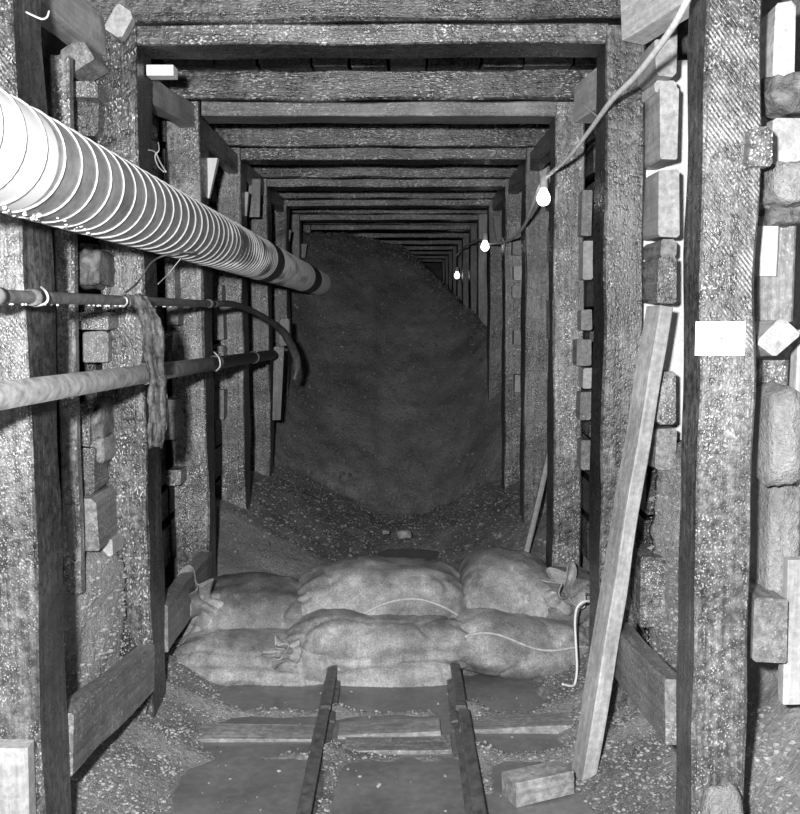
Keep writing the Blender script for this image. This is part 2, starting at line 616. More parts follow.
def ceil_f(u, v):
    x = -1.35 + 2.5 * u
    y = 1.2 + 17 * v
    p = Vector((x, y, 9))
    return (x, y, 2.86 + 0.05 * mn.noise(p * 2) + 0.02 * mn.noise(p * 7))


tag(grid_obj('wall_left', 260, 150, lambda u, v: left_rock(yy_of(u), -0.3 + 3.4 * v), M['gravel']), kind='structure')
tag(grid_obj('wall_right', 260, 150, lambda u, v: right_rock(yy_of(u), -0.3 + 3.4 * v), M['gravel']), kind='structure')
tag(grid_obj('ceiling', 40, 200, ceil_f, M['rock']), kind='structure')
tag(grid_obj('wall_back', 20, 20, lambda u, v: (-1.35 + 2.5 * u, 18.1 + 0.1 * mn.noise(Vector((u * 5, v * 5, 0))), -0.3 + 3.3 * v), M['rock']), kind='structure')

# ------------------------------------------------------------------ posts
side_word = {-1: 'left', 1: 'right'}
LEFT_LOOK = ['with grit-covered face, dark inner side', 'speckled, a rag hanging beside it', 'its foot beside the leftmost sandbag', 'with a grit-flecked face', 'half buried by the muck mound', 'partly under the duct', 'pale, near the duct end']
RIGHT_LOOK = ['with saw marks and a white card', 'dark, behind the leaning plank', 'pale, beside the nearest bulb', 'with a wedge at its top', 'small wedges at its edge', 'very dark, by the middle bulb', 'narrow and pale']
for i, Z in enumerate(ZS):
    zt = CAPB[i] - 0.003
    yc = Z + PD / 2
    zb = -0.08
    jl, jr = random.uniform(-.008, .008), random.uniform(-.008, .008)
    mats_l = ['gritty_saw', 'wet', 'gritty', 'gritty', 'gritty', 'wet_dark', 'mid']
    mats_r = ['wet_saw', 'wet_dark', 'gritty', 'gritty_saw', 'wet', 'wet_dark', 'mid']
    ml = M[mats_l[i]] if i < 7 else M['wet_dark']
    mr = M[mats_r[i]] if i < 7 else M['wet_dark']
    wl_ = [0.165, 0.148, 0.155, 0.14, 0.14, 0.14, 0.12][min(i, 6)]
    wr_ = [0.135, 0.137, 0.135, 0.14, 0.142, 0.12, 0.10][min(i, 6)]
    lx0 = -0.880 if i == 0 else LX + 0.005 + jl * .4
    rb_, rt_ = (0.722, 0.697) if i == 0 else (0.712 + jr * .5, 0.694 + jr * .5)
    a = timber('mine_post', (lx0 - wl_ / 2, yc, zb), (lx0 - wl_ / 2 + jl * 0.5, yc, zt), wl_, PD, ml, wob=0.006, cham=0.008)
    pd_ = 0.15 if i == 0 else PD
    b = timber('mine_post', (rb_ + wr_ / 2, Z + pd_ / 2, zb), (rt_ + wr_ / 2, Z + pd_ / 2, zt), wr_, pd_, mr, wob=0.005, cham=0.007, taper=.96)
    for o, s, look in ((a, -1, LEFT_LOOK), (b, 1, RIGHT_LOOK)):
        if i < 7:
            lab = '%s %s-hand mine post from the front, %s' % (ORD[i], side_word[s], look[i])
        else:
            lab = 'dark far %s-hand mine post behind the muck pile, %s from the front' % (side_word[s], ORD[i])
        tag(o, lab, 'mine post', 'timber posts of the mine sets')

# ------------------------------------------------------------------ caps and spreaders
for i, Z in enumerate(ZS):
    if i == 0:
        continue
    zb = CAPB[i]
    ch = CH[min(i, 5)]
    yc = Z + PD / 2 - 0.012
    tl = random.uniform(-.006, .006)
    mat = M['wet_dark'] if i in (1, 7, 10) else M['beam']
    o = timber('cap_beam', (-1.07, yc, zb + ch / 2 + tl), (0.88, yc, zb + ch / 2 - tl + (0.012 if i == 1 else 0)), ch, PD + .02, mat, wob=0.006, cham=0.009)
    if i == 1:
        lab = 'nearest roof cap beam across the top, streaked with wet glints'
    elif i == 2:
        lab = 'second roof cap beam from the front, broad with faint saw marks'
    else:
        lab = '%s roof cap beam from the front, spanning the mine drift' % ORD[i - 1]
    tag(o, lab, 'roof beam', 'cap beams across the roof')
    sh = [0.066, 0.066, 0.062, 0.066, 0.055, 0.05][min(i, 5)]
    o = timber('spreader_beam', (LX + 0.004, yc + .015, zb - sh / 2 - .002), (RX - 0.004, yc + .015, zb - sh / 2 + (0.008 if i == 1 else 0) - .002), sh, PD - .01, M['wet'] if i == 1 else M['beam'] if i % 2 else M['mid'] if i == 2 else M['beam'], wob=0.004, cham=0.005)
    tag(o, '%s spreader under a roof cap beam, counted from the front, wedged between two posts' % ORD[i - 1], 'spreader beam', 'spreaders under the cap beams')

# roof lagging, boards running from cap to cap
k = 0
for i in range(1, 13):
    y0, y1 = ZS[i] - 0.02, ZS[i + 1] - 0.03
    ctop = CAPB[i] + CH[min(i, 5)]
    ntop = CAPB[i + 1] + CH[min(i + 1, 5)]
    x = -1.05
    j = 0
    while x < 0.78:
        w = random.uniform(0.16, 0.24)
        dz = random.uniform(0, .012)
        if i < 6:
            o = timber('lagging_board', (x + w / 2, y0, ctop + .032 + dz), (x + w / 2, y1, ntop + .032 + dz + .045), w - .012, 0.042, M['mid'] if random.random() < .5 else M['wet_end'], hint=(0, 0, 1), wob=0.004)
            tag(o, 'roof lagging board %s from the left, in the %s roof bay above the cap beams' % (ORD[j].replace('nearest', 'first'), ORD[i]), 'lagging board', 'roof lagging boards')
        x += w
        j += 1

# ------------------------------------------------------------------ shoulder and foot girts between neighbouring sets
def girt(name, p0, p1, w, d, mat, label, cat='girt', group='girts between the sets', **kw):
    o = timber(name, p0, p1, w, d, mat, hint=(1, 0, 0), **kw)
    return tag(o, label, cat, group)


girt('girt', (-1.032, 2.60, 2.445), (-1.032, 3.45, 2.45), 0.125, 0.09, M['pale'], 'dark shoulder strut at the top left corner, butting on the second left post')
girt('girt', (-0.935, 3.69, 2.335), (-0.95, 4.55, 2.40), 0.10, 0.07, M['pale'], 'pale shoulder strut below the bright white tip, between second and third left posts')
girt('girt', (1.10, 2.76, 2.62), (0.775, 3.43, 2.505), 0.17, 0.10, M['white'], 'round-grained pale shoulder strut at the top right, above the cable')
girt('girt', (0.96, 3.75, 2.49), (0.82, 4.55, 2.45), 0.17, 0.10, M['white'], 'pale-ended shoulder strut between second and third right posts')
for i in range(3, 6):
    girt('girt', (-0.93, ZS[i - 1] + .22, 2.35), (-0.93, ZS[i] - .01, 2.35), 0.11, 0.06, M['wet'], 'dark left shoulder strut between the %s and %s posts' % (ORD[i - 1], ORD[i]))
    girt('girt', (0.75, ZS[i - 1] + .22, 2.36), (0.75, ZS[i] - .01, 2.36), 0.11, 0.06, M['wet'], 'dark right shoulder strut between the %s and %s posts' % (ORD[i - 1], ORD[i]))
girt('girt', (-0.905, 2.57, 0.385), (-0.905, 3.46, 0.27), 0.17, 0.06, M['mid'], 'plank girt along the foot of the left wall, between first and second posts')
girt('girt', (-0.905, 3.67, 0.345), (-0.905, 4.56, 0.335), 0.18, 0.06, M['mid'], 'short left foot girt ending at the leftmost sandbag')
girt('girt', (0.735, 2.57, 0.475), (0.755, 3.46, 0.37), 0.17, 0.06, M['mid'], 'plank girt along the foot of the right wall, sloping down to the gravel')

# ------------------------------------------------------------------ lagging: boards along the walls
def block(px0, py0, px1, py1, Yf, ln, mat, label, name='lagging_board', cat='lagging board', group='wall lagging pieces', **kw):
    """a board running away along the wall, its end facing us between the given edges at distance Yf"""
    a, b = at(px0, py0, Yf), at(px1, py1, Yf)
    a.x, b.x = at(px0, (py0 + py1) / 2, Yf).x, at(px1, (py0 + py1) / 2, Yf).x
    cx, cz = (a.x + b.x) / 2, (a.z + b.z) / 2
    kw.setdefault('wob', 0.006)
    kw.setdefault('cham', 0.010)
    o = timber(name, (cx, Yf, cz), (cx, Yf + ln, cz), abs(a.z - b.z), abs(b.x - a.x), mat, hint=(1, 0, 0), **kw)
    return tag(o, label, cat, group)


def upright(px0, py0, px1, py1, Y, thick, mat, label, name='upright_board', cat='board', group=None, dx=0, **kw):
    """a board standing against the wall with its broad side to us; dx leans its foot"""
    a, b = at(px0, py0, Y), at(px1, py1, Y)
    a.x, b.x = at(px0, (py0 + py1) / 2, Y).x, at(px1, (py0 + py1) / 2, Y).x
    w = abs(b.x - a.x)
    c = (a.x + b.x) / 2
    o = timber(name, (c + dx, Y + thick / 2, min(a.z, b.z)), (c, Y + thick / 2, max(a.z, b.z)), w, thick, mat, **kw)
    return tag(o, label, cat, group)


# right wall between the first and second posts
R = 'right wall between first and second posts'
block(655, 40, 676, 76, 3.25, .9, M['pale'], 'topmost pale block in the ' + R, cham=.012)
block(653, 80, 676, 92, 3.32, .6, M['white'], 'thin white slat end in the ' + R)
block(660, 86, 679, 160, 3.29, .8, M['pale'], 'tall pale upright block second from top in the ' + R, skew0=0)
block(659, 170, 679, 236, 3.29, .8, M['pale'], 'pale split block third from top in the ' + R)
block(658, 257, 677, 304, 3.27, .8, M['wet_end'], 'dark wet block above the leaning plank in the ' + R)
block(660, 240, 676, 258, 3.33, .7, M['mid'], 'small grey packing piece above the dark wet block')
block(657, 372, 676, 425, 3.29, .8, M['gritty_end'], 'grey block half behind the leaning plank, right wall')
block(655, 428, 676, 470, 3.34, .7, M['mid'], 'lower grey block beside the leaning plank, right wall')
block(641, 557, 667, 628, 3.36, .6, M['gritty_end'], 'square grit-covered block end low in the right wall')
upright(640, 60, 697, 440, 3.56, .05, M['whitewash'], 'whitewashed upright board showing as a white strip behind the nearest right post')
for k_, (y0, y1, v) in enumerate(((60, 84, 'topmost'), (118, 146, 'second from top'), (176, 196, 'third from top'))):
    pass

# right of the nearest right-hand post
Q = 'right of the nearest right-hand post'
block(773, 4, 799, 78, 2.52, .5, M['pale'], 'tall bright board end at top right corner, ' + Q, wob=.01)
tag(chunk('rock_chunk', at(786, 98, 2.55), (.13, .2, .09), M['rock'], 3), 'dark rock chunk between two bright board ends, ' + Q, 'rock', 'rocks packed behind the posts')
block(751, 126, 774, 163, 2.33, .06, M['gritty_end'], 'small speckled square stub on the edge of the nearest right post', name='wood_stub', cat='wood stub', group=None)
block(774, 118, 803, 168, 2.50, .4, M['pale'], 'short white block end beside the speckled square stub')
tag(chunk('rock_chunk', at(788, 186, 2.5), (.13, .2, .10), M['gravel'], 11), 'pale grey jagged rock under the white block, ' + Q, 'rock', 'rocks packed behind the posts')
tag(chunk('rock_chunk', at(776, 216, 2.6), (.09, .2, .06), M['rock'], 15), 'small dark rock above the broken board, ' + Q, 'rock', 'rocks packed behind the posts')
upright(757, 216, 796, 322, 2.57, .05, M['mid'], 'stained grey board, ' + Q)
upright(757, 226, 779, 276, 2.55, .018, M['white'], 'white exposed splinter of wood on the stained grey board')
block(762, 319, 792, 356, 2.44, .35, M['pale'], 'pale wedge-shaped block with end grain above the rubble, ' + Q, cham=.012, wob=.012)
upright(757, 360, 790, 388, 2.60, .06, M['gritty'], 'gritty board under the pale wedge-shaped block, ' + Q)
tag(chunk('packing_sack', at(774, 433, 2.56), (.085, .2, .26), M['gravel'], 21, sub=16, amp=.12, box=.6), 'rounded speckled lump bulging from the wall, ' + Q, 'rock', 'rocks packed behind the posts').name = 'rock_lump'
tag(chunk('packed_gravel', at(771, 540, 2.66), (.085, .2, .36), M['gravel'], 61, sub=24, amp=.1, box=.75), 'gravel packed under the rounded lump at the right edge', 'gravel', kind='stuff')
upright(791, 330, 812, 700, 2.62, .05, M['white'], 'long pale upright board at the right edge, from pale wedge downwards')
block(753, 600, 787, 663, 2.48, .3, M['mid'], 'grey block with a white splash, low down ' + Q)
upright(786, 560, 806, 705, 2.52, .04, M['pale'], 'short pale plank at the right edge beside the white-splashed block')

# left wall between the first and second posts
Lg = 'left wall between first and second posts'
upright(58, 55, 77, 594, 3.14, .045, M['gritty_end'], 'tall gritty board standing in the ' + Lg, dx=-0.012)
block(66, 80, 98, 97, 3.33, .8, M['gritty_end'], 'gritty short lagging end high in the ' + Lg)
block(70, 99, 98, 136, 3.40, .8, M['wet_end'], 'dark lagging end above the duct in the ' + Lg)
block(61, 44, 91, 68, 3.28, .16, M['mid'], 'pale tilted block under the top left shoulder strut', cham=.01)
block(108, 7, 128, 37, 3.40, .05, M['pale'], 'bright square wedge block at the head of the second left post', cham=.012)
tag(chunk('rock_chunk', at(97, 269, 3.4), (.085, .25, .125), M['rock'], 31), 'pale stone above the upper pipe in the ' + Lg, 'rock', 'rocks packed behind the posts')
block(74, 312, 107, 329, 3.34, .7, M['gritty_end'], 'gritty lagging end below the upper pipe in the ' + Lg)
block(82, 332, 108, 362, 3.42, .7, M['mid'], 'lagging end under the gritty one, above the lower pipe')
block(70, 405, 91, 446, 3.30, .7, M['wet_end'], 'worn dark board end just below the lower pipe, left wall')
block(75, 447, 95, 494, 3.30, .7, M['wet_end'], 'middle board end of the three below the lower pipe, left wall')
block(78, 498, 98, 551, 3.24, .75, M['mid'], 'lowest board end with growth rings, below the lower pipe, left wall')
tag(chunk('rock_chunk', at(102, 418, 3.42), (.06, .2, .13), M['rock'], 37), 'grey broken rock below the lower pipe, touching the second left post', 'rock', 'rocks packed behind the posts')
tag(chunk('rock_chunk', at(103, 448, 3.42), (.06, .2, .09), M['gravel'], 41), 'lower grey broken rock beside the second left post', 'rock', 'rocks packed behind the posts')
block(86, 540, 113, 557, 3.36, .5, M['pale'], 'ledge board above the packed gravel in the ' + Lg)
upright(66, 505, 74, 548, 3.10, .02, M['mid'], 'small block sticking out beside the foot of the tall pale board')

def tilt(o, deg, off=(0, 0, 0)):
    c = o.matrix_world.translation.copy()
    o.matrix_world = Matrix.Translation(c + Vector(off)) @ Matrix.Rotation(math.radians(deg), 4, 'Y') @ Matrix.Translation(-c) @ o.matrix_world


for o in list(bpy.data.objects):
    lab = o.get('label', '')
    if lab.startswith('bright square wedge block'):
        tilt(o, 33)
    elif lab.startswith('pale tilted block'):
        tilt(o, -32)
    elif lab.startswith('pale wedge-shaped block'):
        tilt(o, 38)

# slivers of lagging between the further sets, packed behind the posts
rows_l = {2: [(165, 175, 250, 300), (167, 178, 305, 325), (163, 173, 330, 352), (163, 176, 400, 440), (166, 181, 470, 485)],
          3: [(213, 222, 285, 305), (214, 224, 310, 340), (214, 224, 346, 380), (215, 224, 390, 420)]}
cnt = 0
for bay, rows in rows_l.items():
    for q, (x0, x1, y0, y1) in enumerate(rows):
        block(x0, y0, x1, y1, ZS[bay] - 0.12, .6, M['mid'] if q % 2 else M['gritty_end'], 'lagging end %s from top in the slit by the %s left post' % (ORD[q].replace('nearest', 'first'), ORD[bay]), wob=.004, cham=.006)
rows_r = {2: [(582, 592, 190, 235), (583, 593, 240, 280), (581, 592, 310, 330), (577, 592, 340, 366), (583, 593, 368, 388), (580, 592, 392, 420), (581, 592, 440, 470)],
          3: [(549, 556, 170, 210), (549, 556, 230, 262), (549, 556, 300, 340)],
          4: [(513, 522, 241, 255), (514, 522, 266, 280), (513, 522, 285, 298), (514, 522, 330, 345), (515, 523, 375, 392)]}
for bay, rows in rows_r.items():
    for q, (x0, x1, y0, y1) in enumerate(rows):
        block(x0, y0, x1, y1, ZS[bay] - 0.10 if bay < 4 else ZS[bay] - .1, .5, M['pale'] if q % 3 == 1 else M['mid'], 'lagging end %s from top in the slit by the %s right post' % (ORD[q].replace('nearest', 'first'), ORD[bay]), wob=.004, cham=.006)

# long lagging boards behind the posts on both walls, filling the slits with dark timber
for s, xw in ((-1, -1.10), (1, 0.915)):
    for i in range(2, 6):
        z = 0.35
        q = 0
        while z < 2.35:
            h = random.uniform(.17, .24)
            y0 = ZS[i - 1] + 0.10
            if not (s == 1 and i == 1):
                o = timber('lagging_board', (xw + random.uniform(-.01, .01), y0, z + h / 2), (xw + random.uniform(-.01, .01), y0 + 1.04, z + h / 2), h - random.uniform(.01, .04), .045, M['wet_dark'] if q % 3 else M['wet'], hint=(1, 0, 0), wob=.005)
                tag(o, 'dark %s lagging board %s up from the floor, behind the posts of the %s bay' % (side_word[s], ORD[q].replace('nearest', 'first'), ORD[i - 1]), 'lagging board', 'dark lagging behind the %s posts' % side_word[s])
            z += h
            q += 1

# ------------------------------------------------------------------ wedges at the post heads
def wedge(px_top, py_top, w_top, px_bot, py_bot, w_bot, Y, mat, label, th=.05):
    a0, a1 = at(px_top - w_top / 2, py_top, Y), at(px_top + w_top / 2, py_top, Y)
    b0, b1 = at(px_bot - w_bot / 2, py_bot, Y), at(px_bot + w_bot / 2, py_bot, Y)
    base = (b0 + b1) / 2
    V = []
    for (p, dy) in ((b0, 0), (b1, 0), (b1, th * .6), (b0, th * .6), (a0, 0), (a1, 0), (a1, th), (a0, th)):
        V.append(Vector((p.x, p.y + dy, p.z)) - base)
    Fc = [(3, 2, 1, 0), (4, 5, 6, 7), (0, 1, 5, 4), (1, 2, 6, 5), (2, 3, 7, 6), (3, 0, 4, 7)]
    o = mesh_obj('wedge', V, Fc, mat)
    o.location = base
    return tag(o, label, 'wedge', 'wedges between the posts')


wedge(211, 158, 13, 206.5, 198, 5, 4.72, M['whitewash'], 'large pale wedge at the head of the third left post, above the duct')
wedge(245, 192, 7, 244, 216, 5, 5.80, M['pale'], 'short pale wedge touching the duct, before the fifth left post')
wedge(255, 179, 11, 253, 217, 13, 6.2, M['mid'], 'wide pale upright block at the head of the fifth left post')
wedge(267, 214, 8, 265, 232, 5, 6.95, M['pale'], 'pale wedge at the head of the fifth left post, right beside the duct')
wedge(287, 230, 8, 286, 248, 5, 8.05, M['mid'], 'small grey wedge at the head of the sixth left post')
wedge(304, 244, 6, 303, 258, 4, 9.15, M['mid'], 'smallest grey wedge near the far end of the duct')
wedge(542, 154, 12, 544, 180, 6, 5.66, M['pale'], 'pale wedge at the head of the fourth right post')
wedge(497, 216, 8, 499, 243, 4, 7.8, M['mid'], 'narrow wedge at the head of the fifth right post, beside second bulb')
wedge(523, 186, 12, 526, 215, 4, 6.75, M['mid'], 'grey wedge between the fourth and fifth right posts')
wedge(279, 347, 10, 276.5, 420, 8, 6.60, M['mid'], 'long pale tapering board hanging at the end of the lower pipe', th=.03)
wedge(304, 318, 7, 306, 336, 6, 9.0, M['mid'], 'small broken stub at the foot of the seventh left post')
wedge(589, 371, 10, 588, 392, 8, 4.75, M['pale'], 'small pale chock on the outer edge of the third right post')
tag(timber('wedge', at(149, 72.5, 3.60), at(175.5, 72.5, 3.60), .036, .07, M['whitewash'], wob=.001, cham=.002), 'bright white block tip under the nearest roof spreader, top left', 'wedge', 'wedges between the posts')
block(280, 318, 290, 345, 6.70, .08, M['mid'], 'grey block behind the end of the lower pipe', group=None, name='wood_block', cat='wood block')

# ------------------------------------------------------------------ ventilation duct
def build_duct():
    root = bpy.data.objects.new('ventilation_duct', None)
    col.objects.link(root)
    A, B_ = Vector((-0.755, 1.25, 1.838)), Vector((-0.745, 10.3, 1.775))
    ax = (B_ - A).normalized()
    root.location = A
    root.rotation_euler = (math.atan2(ax.z, ax.y), 0, -math.atan2(ax.x, ax.y))
    tag(root, 'long spiral-seamed galvanised ventilation duct along the left wall', 'duct')
    r = 0.105
    Ln = (B_ - A).length
    seg = 40

    def ring(V, y, rad, wob=0.0):
        for k in range(seg):
            th = 2 * math.pi * k / seg
            d = rad + wob * mn.noise(Vector((math.cos(th) * 1.5, math.sin(th) * 1.5, y * 3)))
            V.append((d * math.cos(th), y, d * math.sin(th)))

    def skin(nr):
        return [(i * seg + k, (i + 1) * seg + k, (i + 1) * seg + (k + 1) % seg, i * seg + (k + 1) % seg) for i in range(nr - 1) for k in range(seg)]

    def sag(y):
        return Vector((0.0 if y < 6 else 0.012 * (y - 6), 0, 0.0))

    # main skin in sections with slightly crumpled lengths
    def length(name, y0, y1, mat):
        V, n, y = [], 0, y0
        while y < y1 + .044:
            ring(V, min(y, y1), r + (0.004 * mn.noise(Vector((y * 14, 5, 5))) if y > 2.6 else 0), 0.006 if 2.6 < y < 6.0 else 0.001)
            y += 0.045
            n += 1
        return mesh_obj(name, V, skin(n), mat, root, True)
    length('duct_length', 0.0, 0.69, M['duct_clean'])['label'] = 'clean whitish first length'
    length('duct_length', 0.69, Ln, M['duct'])
    # spiral seam: one raised ribbon winding along the duct
    SV, SF = [], []
    pitch = 0.103
    per = 36
    wv = 0.0017
    y, i = 0.0, 0
    while y < Ln:
        th = 2 * math.pi * i / per
        p_ = pitch if y < 2.3 else max(0.060, pitch - (y - 2.3) * 0.03)
        y += p_ / per
        yy = y + (0.016 * mn.noise(Vector((y * 5, 3 + math.cos(th), math.sin(th)))) if y > 2.2 else 0)
        c, s_ = math.cos(th), math.sin(th)
        hh = 0.0034 if y < 2.6 else 0.0040 + 0.002 * mn.noise(Vector((y * 9, 1, 1)))
        for (dr, dy) in ((-0.002, -wv * 1.2), (hh, -wv * 0.6), (hh, wv * 0.6), (-0.002, wv * 1.2)):
            SV.append(((r + dr) * c, yy + dy, (r + dr) * s_))
        i += 1
    turns = (i - 1) / per
    nseg = i - 1
    for i in range(nseg):
        for k in range(3):
            a = i * 4 + k
            SF.append((a, a + 1, a + 5, a + 4))
    o = mesh_obj('spiral_seam', SV, SF, M['duct_rib'], root, True)
    o['label'] = 'bright raised spiral seam'
    # dark joint bands
    for (y0, y1) in ((4.05, 4.35), (6.35, 6.95)):
        V = []
        for (yy, rr) in ((y0, r - .001), (y0, r + .006), (y1, r + .006), (y1, r - .001)):
            ring(V, yy, rr)
        o = mesh_obj('joint_band', V, skin(4), M['duct_band'], root, False)
        o['label'] = 'dark joint band'
    return root


build_duct()

# water drops hanging from the duct and the pipes
rng = random.Random(5)
DV, DF = [], []
for k in range(110):
    y = 1.7 + 6.0 * rng.random() ** 1.6
    th = -math.pi / 2 + rng.uniform(-.15, .35)
    add_stone(DV, DF, (-0.755 + .108 * math.cos(th), y, 1.8355 + .110 * math.sin(th)), rng.uniform(.003, .0065), rng)
for k in range(30):
    y = rng.uniform(1.9, 3.6)
    add_stone(DV, DF, (-0.82, y, 1.552), rng.uniform(.0025, .005), rng)
tag(mesh_obj('water_drops', DV, DF, M['drop'], None, True), 'bright water drops hanging under the duct and upper pipe', 'water drops', kind='stuff')

# ------------------------------------------------------------------ pipes
pr = bpy.data.objects.new('water_pipe', None)
col.objects.link(pr)
pr.location = (0, 0, 0)
tag(pr, 'thin upper pipe along the left wall, ending in a drooping hose', 'pipe', 'pipes on the left wall')
tube('pipe_run', [(-0.82, 1.3, 1.568), (-0.82, 3.3, 1.568), (-0.82, 4.45, 1.566)], 0.0145, M['iron'], pr, 14)
for y in (2.02, 2.23, 3.0, 4.3):
    tube('pipe_coupling', [(-0.82, y, 1.568), (-0.82, y + .045, 1.568)], 0.019, M['iron'], pr, 14, sub=1)
hp = [Vector((-0.82, 4.42, 1.566))] + [at(x, y, Y) for (x, y, Y) in ((232, 304, 4.75), (248, 309, 5.2), (265, 318, 5.55), (281, 330, 5.9), (292, 347, 6.05), (297, 364, 6.1), (294, 380, 6.1))]
o = tube('drooping_hose', hp, 0.022, M['hose'], pr, 12, radii=[.015, .015, .016, .018, .021, .025, .026, .018])
o['label'] = 'dark drooping hose'

pp = bpy.data.objects.new('drain_pipe', None)
col.objects.link(pp)
tag(pp, 'thick lower pipe along the left wall, sloping gently down', 'pipe', 'pipes on the left wall')
P0, P1 = Vector((-0.80, 1.35, 1.385)), Vector((-0.80, 6.28, 1.262))
tube('pipe_run', [P0, P1], 0.029, M['iron'], pp, 18, sub=1)
for t in (0.36, 0.385, 0.60, 0.605, 0.83):
    a = P0.lerp(P1, t)
    tube('pipe_coupling', [a, a + (P1 - P0).normalized() * .05], 0.034, M['iron'], pp, 18, sub=1)

# ------------------------------------------------------------------ rag over the pipes
def rag():
    root_p = at(146, 297, 3.16)
    pts = [(140, 295, 18), (145, 305, 20), (150, 318, 21), (153, 335, 21), (155, 355, 18), (158, 375, 15), (158, 395, 18), (158, 415, 19), (157, 432, 18), (156, 446, 12)]
    V, Fc = [], []
    nn, m = 60, 18
    for j in range(nn + 1):
        t = j / nn * (len(pts) - 1)
        i = min(len(pts) - 2, int(t))
        f = t - i
        cx = pts[i][0] * (1 - f) + pts[i + 1][0] * f
        cy = pts[i][1] * (1 - f) + pts[i + 1][1] * f
        w = pts[i][2] * (1 - f) + pts[i + 1][2] * f
        Yc = 2.96
        for k in range(m + 1):
            u = k / m - .5
            p = at(cx + u * w * (1 + .12 * mn.noise(Vector((j * .35, k * .4, 4)))), cy + 4 * u * u * (3 if j == nn else 1), Yc)
            fold = 0.006 * math.sin(u * 9 + j * 0.07) + 0.012 * mn.noise(Vector((u * 6, j * .15, 2)))
            V.append(p + Vector((0, fold - (.02 if j < 8 else 0) - 0.02 * max(0, 1 - abs(j - 30) / 8), 0)))
    for j in range(nn):
        for k in range(m):
            a = j * (m + 1) + k
            Fc.append((a, a + 1, a + m + 2, a + m + 1))
    V = [v - root_p for v in V]
    o = mesh_obj('hanging_rag', V, Fc, M['rag'], None, True)
    o.location = root_p
    md = o.modifiers.new('thick', 'SOLIDIFY')
    md.thickness = 0.006
    return tag(o, 'dark wet sacking strip hanging over both pipes on the left', 'rag')


rag()

# ------------------------------------------------------------------ wires and rope ends
def wire(name, pts, r, label, cat='wire', mat='wire', group='tie wires'):
    return tag(tube(name, [at(*p) for p in pts], r * (0.68 if mat == 'wire' else 1.0), M[mat], None, 8), label, cat, group)


wire('tie_wire', [(26, 12, 2.34), (34, 16, 2.33), (42, 19, 2.33), (47, 17, 2.34), (49, 11, 2.35)], .0035, 'bright bent wire end at top left, on the nearest left post')
wire('tie_wire', [(148, 150, 3.55), (155, 152, 3.5), (160, 162, 3.45), (166, 172, 3.4)], .0035, 'looped tie wire above the duct at the second left post')
wire('tie_wire', [(158, 142, 3.55), (159, 150, 3.5), (155, 156, 3.48), (158, 166, 3.45), (164, 172, 3.42)], .003, 'second tie wire twisted above the duct, standing upright')
wire('tie_wire', [(41, 287, 2.30), (46, 292, 2.26), (48, 299, 2.26), (44, 304, 2.26), (34, 306, 2.28)], .004, 'bright tie wire round the upper pipe on the nearest left post')
wire('tie_wire', [(122, 297, 2.97), (126, 298, 2.93), (127, 303, 2.93), (123, 307, 2.95)], .004, 'bright tie wire round the upper pipe beside the rag')
wire('tie_wire', [(124, 294, 2.95), (138, 282, 3.1), (152, 262, 3.2), (170, 254, 3.25), (195, 252, 3.3)], .003, 'thin dark wire rising from the upper pipe to the duct', mat='hose')
wire('tie_wire', [(214, 352, 4.2), (219, 358, 4.18), (220, 366, 4.18), (216, 371, 4.2)], .005, 'pale wire ring round the lower pipe, near third post')
wire('tie_wire', [(158, 284, 3.3), (168, 274, 3.4), (182, 257, 3.45)], .002, 'very thin straight wire under the duct by the rag')
wire('rope', [(590, 601, 3.92), (583, 602, 3.9), (577, 608, 3.9), (575, 622, 3.9), (576, 645, 3.88), (577, 668, 3.86), (575, 683, 3.84), (571, 686, 3.82), (562, 684, 3.8)], .005, 'white rope hanging over the right end of the sandbags', 'rope', 'rope', None)

# ------------------------------------------------------------------ lighting cable and bulbs
CB = [(694, -14, 2.25), (676, 22, 2.45), (655, 52, 2.70), (634, 78, 2.98), (612, 100, 3.28), (590, 130, 3.7), (568, 158, 4.1), (549, 175, 4.5), (540, 186, 4.62), (533, 205, 4.9), (524, 226, 5.5), (512, 239, 6.3), (498, 243, 7.0), (487, 243, 7.55), (478, 240, 8.3), (468, 245, 9.6), (460, 251, 11.0), (456, 256, 11.3)]
tag(tube('lighting_cable', [at(*p) for p in CB], 0.0085, M['cable'], None, 10), 'pale electric cable sagging from bulb to bulb along the right posts', 'cable')
tag(tube('tie_wire', [at(583, 104, 3.75), at(592, 112, 3.62), at(600, 118, 3.5)], .003, M['wire'], None, 8), 'short wire hooking the cable near the second right post', 'wire', 'tie wires')


def bulb(px, py, Y, label, r=0.031):
    p = at(px, py, Y)
    root = bpy.data.objects.new('light_bulb', None)
    col.objects.link(root)
    root.location = p
    tag(root, label, 'light bulb', 'bulbs on the lighting cable')
    prof = [(0.0, -.031), (.012, -.029), (.022, -.022), (.029, -.010), (.031, .002), (.028, .016), (.021, .030), (.015, .042), (.013, .052)]
    seg = 20
    V, Fc = [], []
    for (rr, z) in prof:
        for k in range(seg):
            th = 2 * math.pi * k / seg
            V.append((rr * math.cos(th), rr * math.sin(th), z))
    for i in range(len(prof) - 1):
        for k in range(seg):
            Fc.append((i * seg + k, i * seg + (k + 1) % seg, (i + 1) * seg + (k + 1) % seg, (i + 1) * seg + k))
    b = mesh_obj('bulb_glass', V, Fc, M['bulb'], root, True)
    s = tube('lamp_socket', [(0, 0, .047), (0, 0, .10)], .018, M['socket'], root, 14, sub=1)
    return root


bulb(543.5, 199, 4.55, 'nearest lit bulb, beside the third right post')
bulb(485, 247, 7.5, 'middle lit bulb, small, on the sagging cable')
bulb(457, 276, 11.3, 'farthest lit bulb, tiny, above the muck pile')

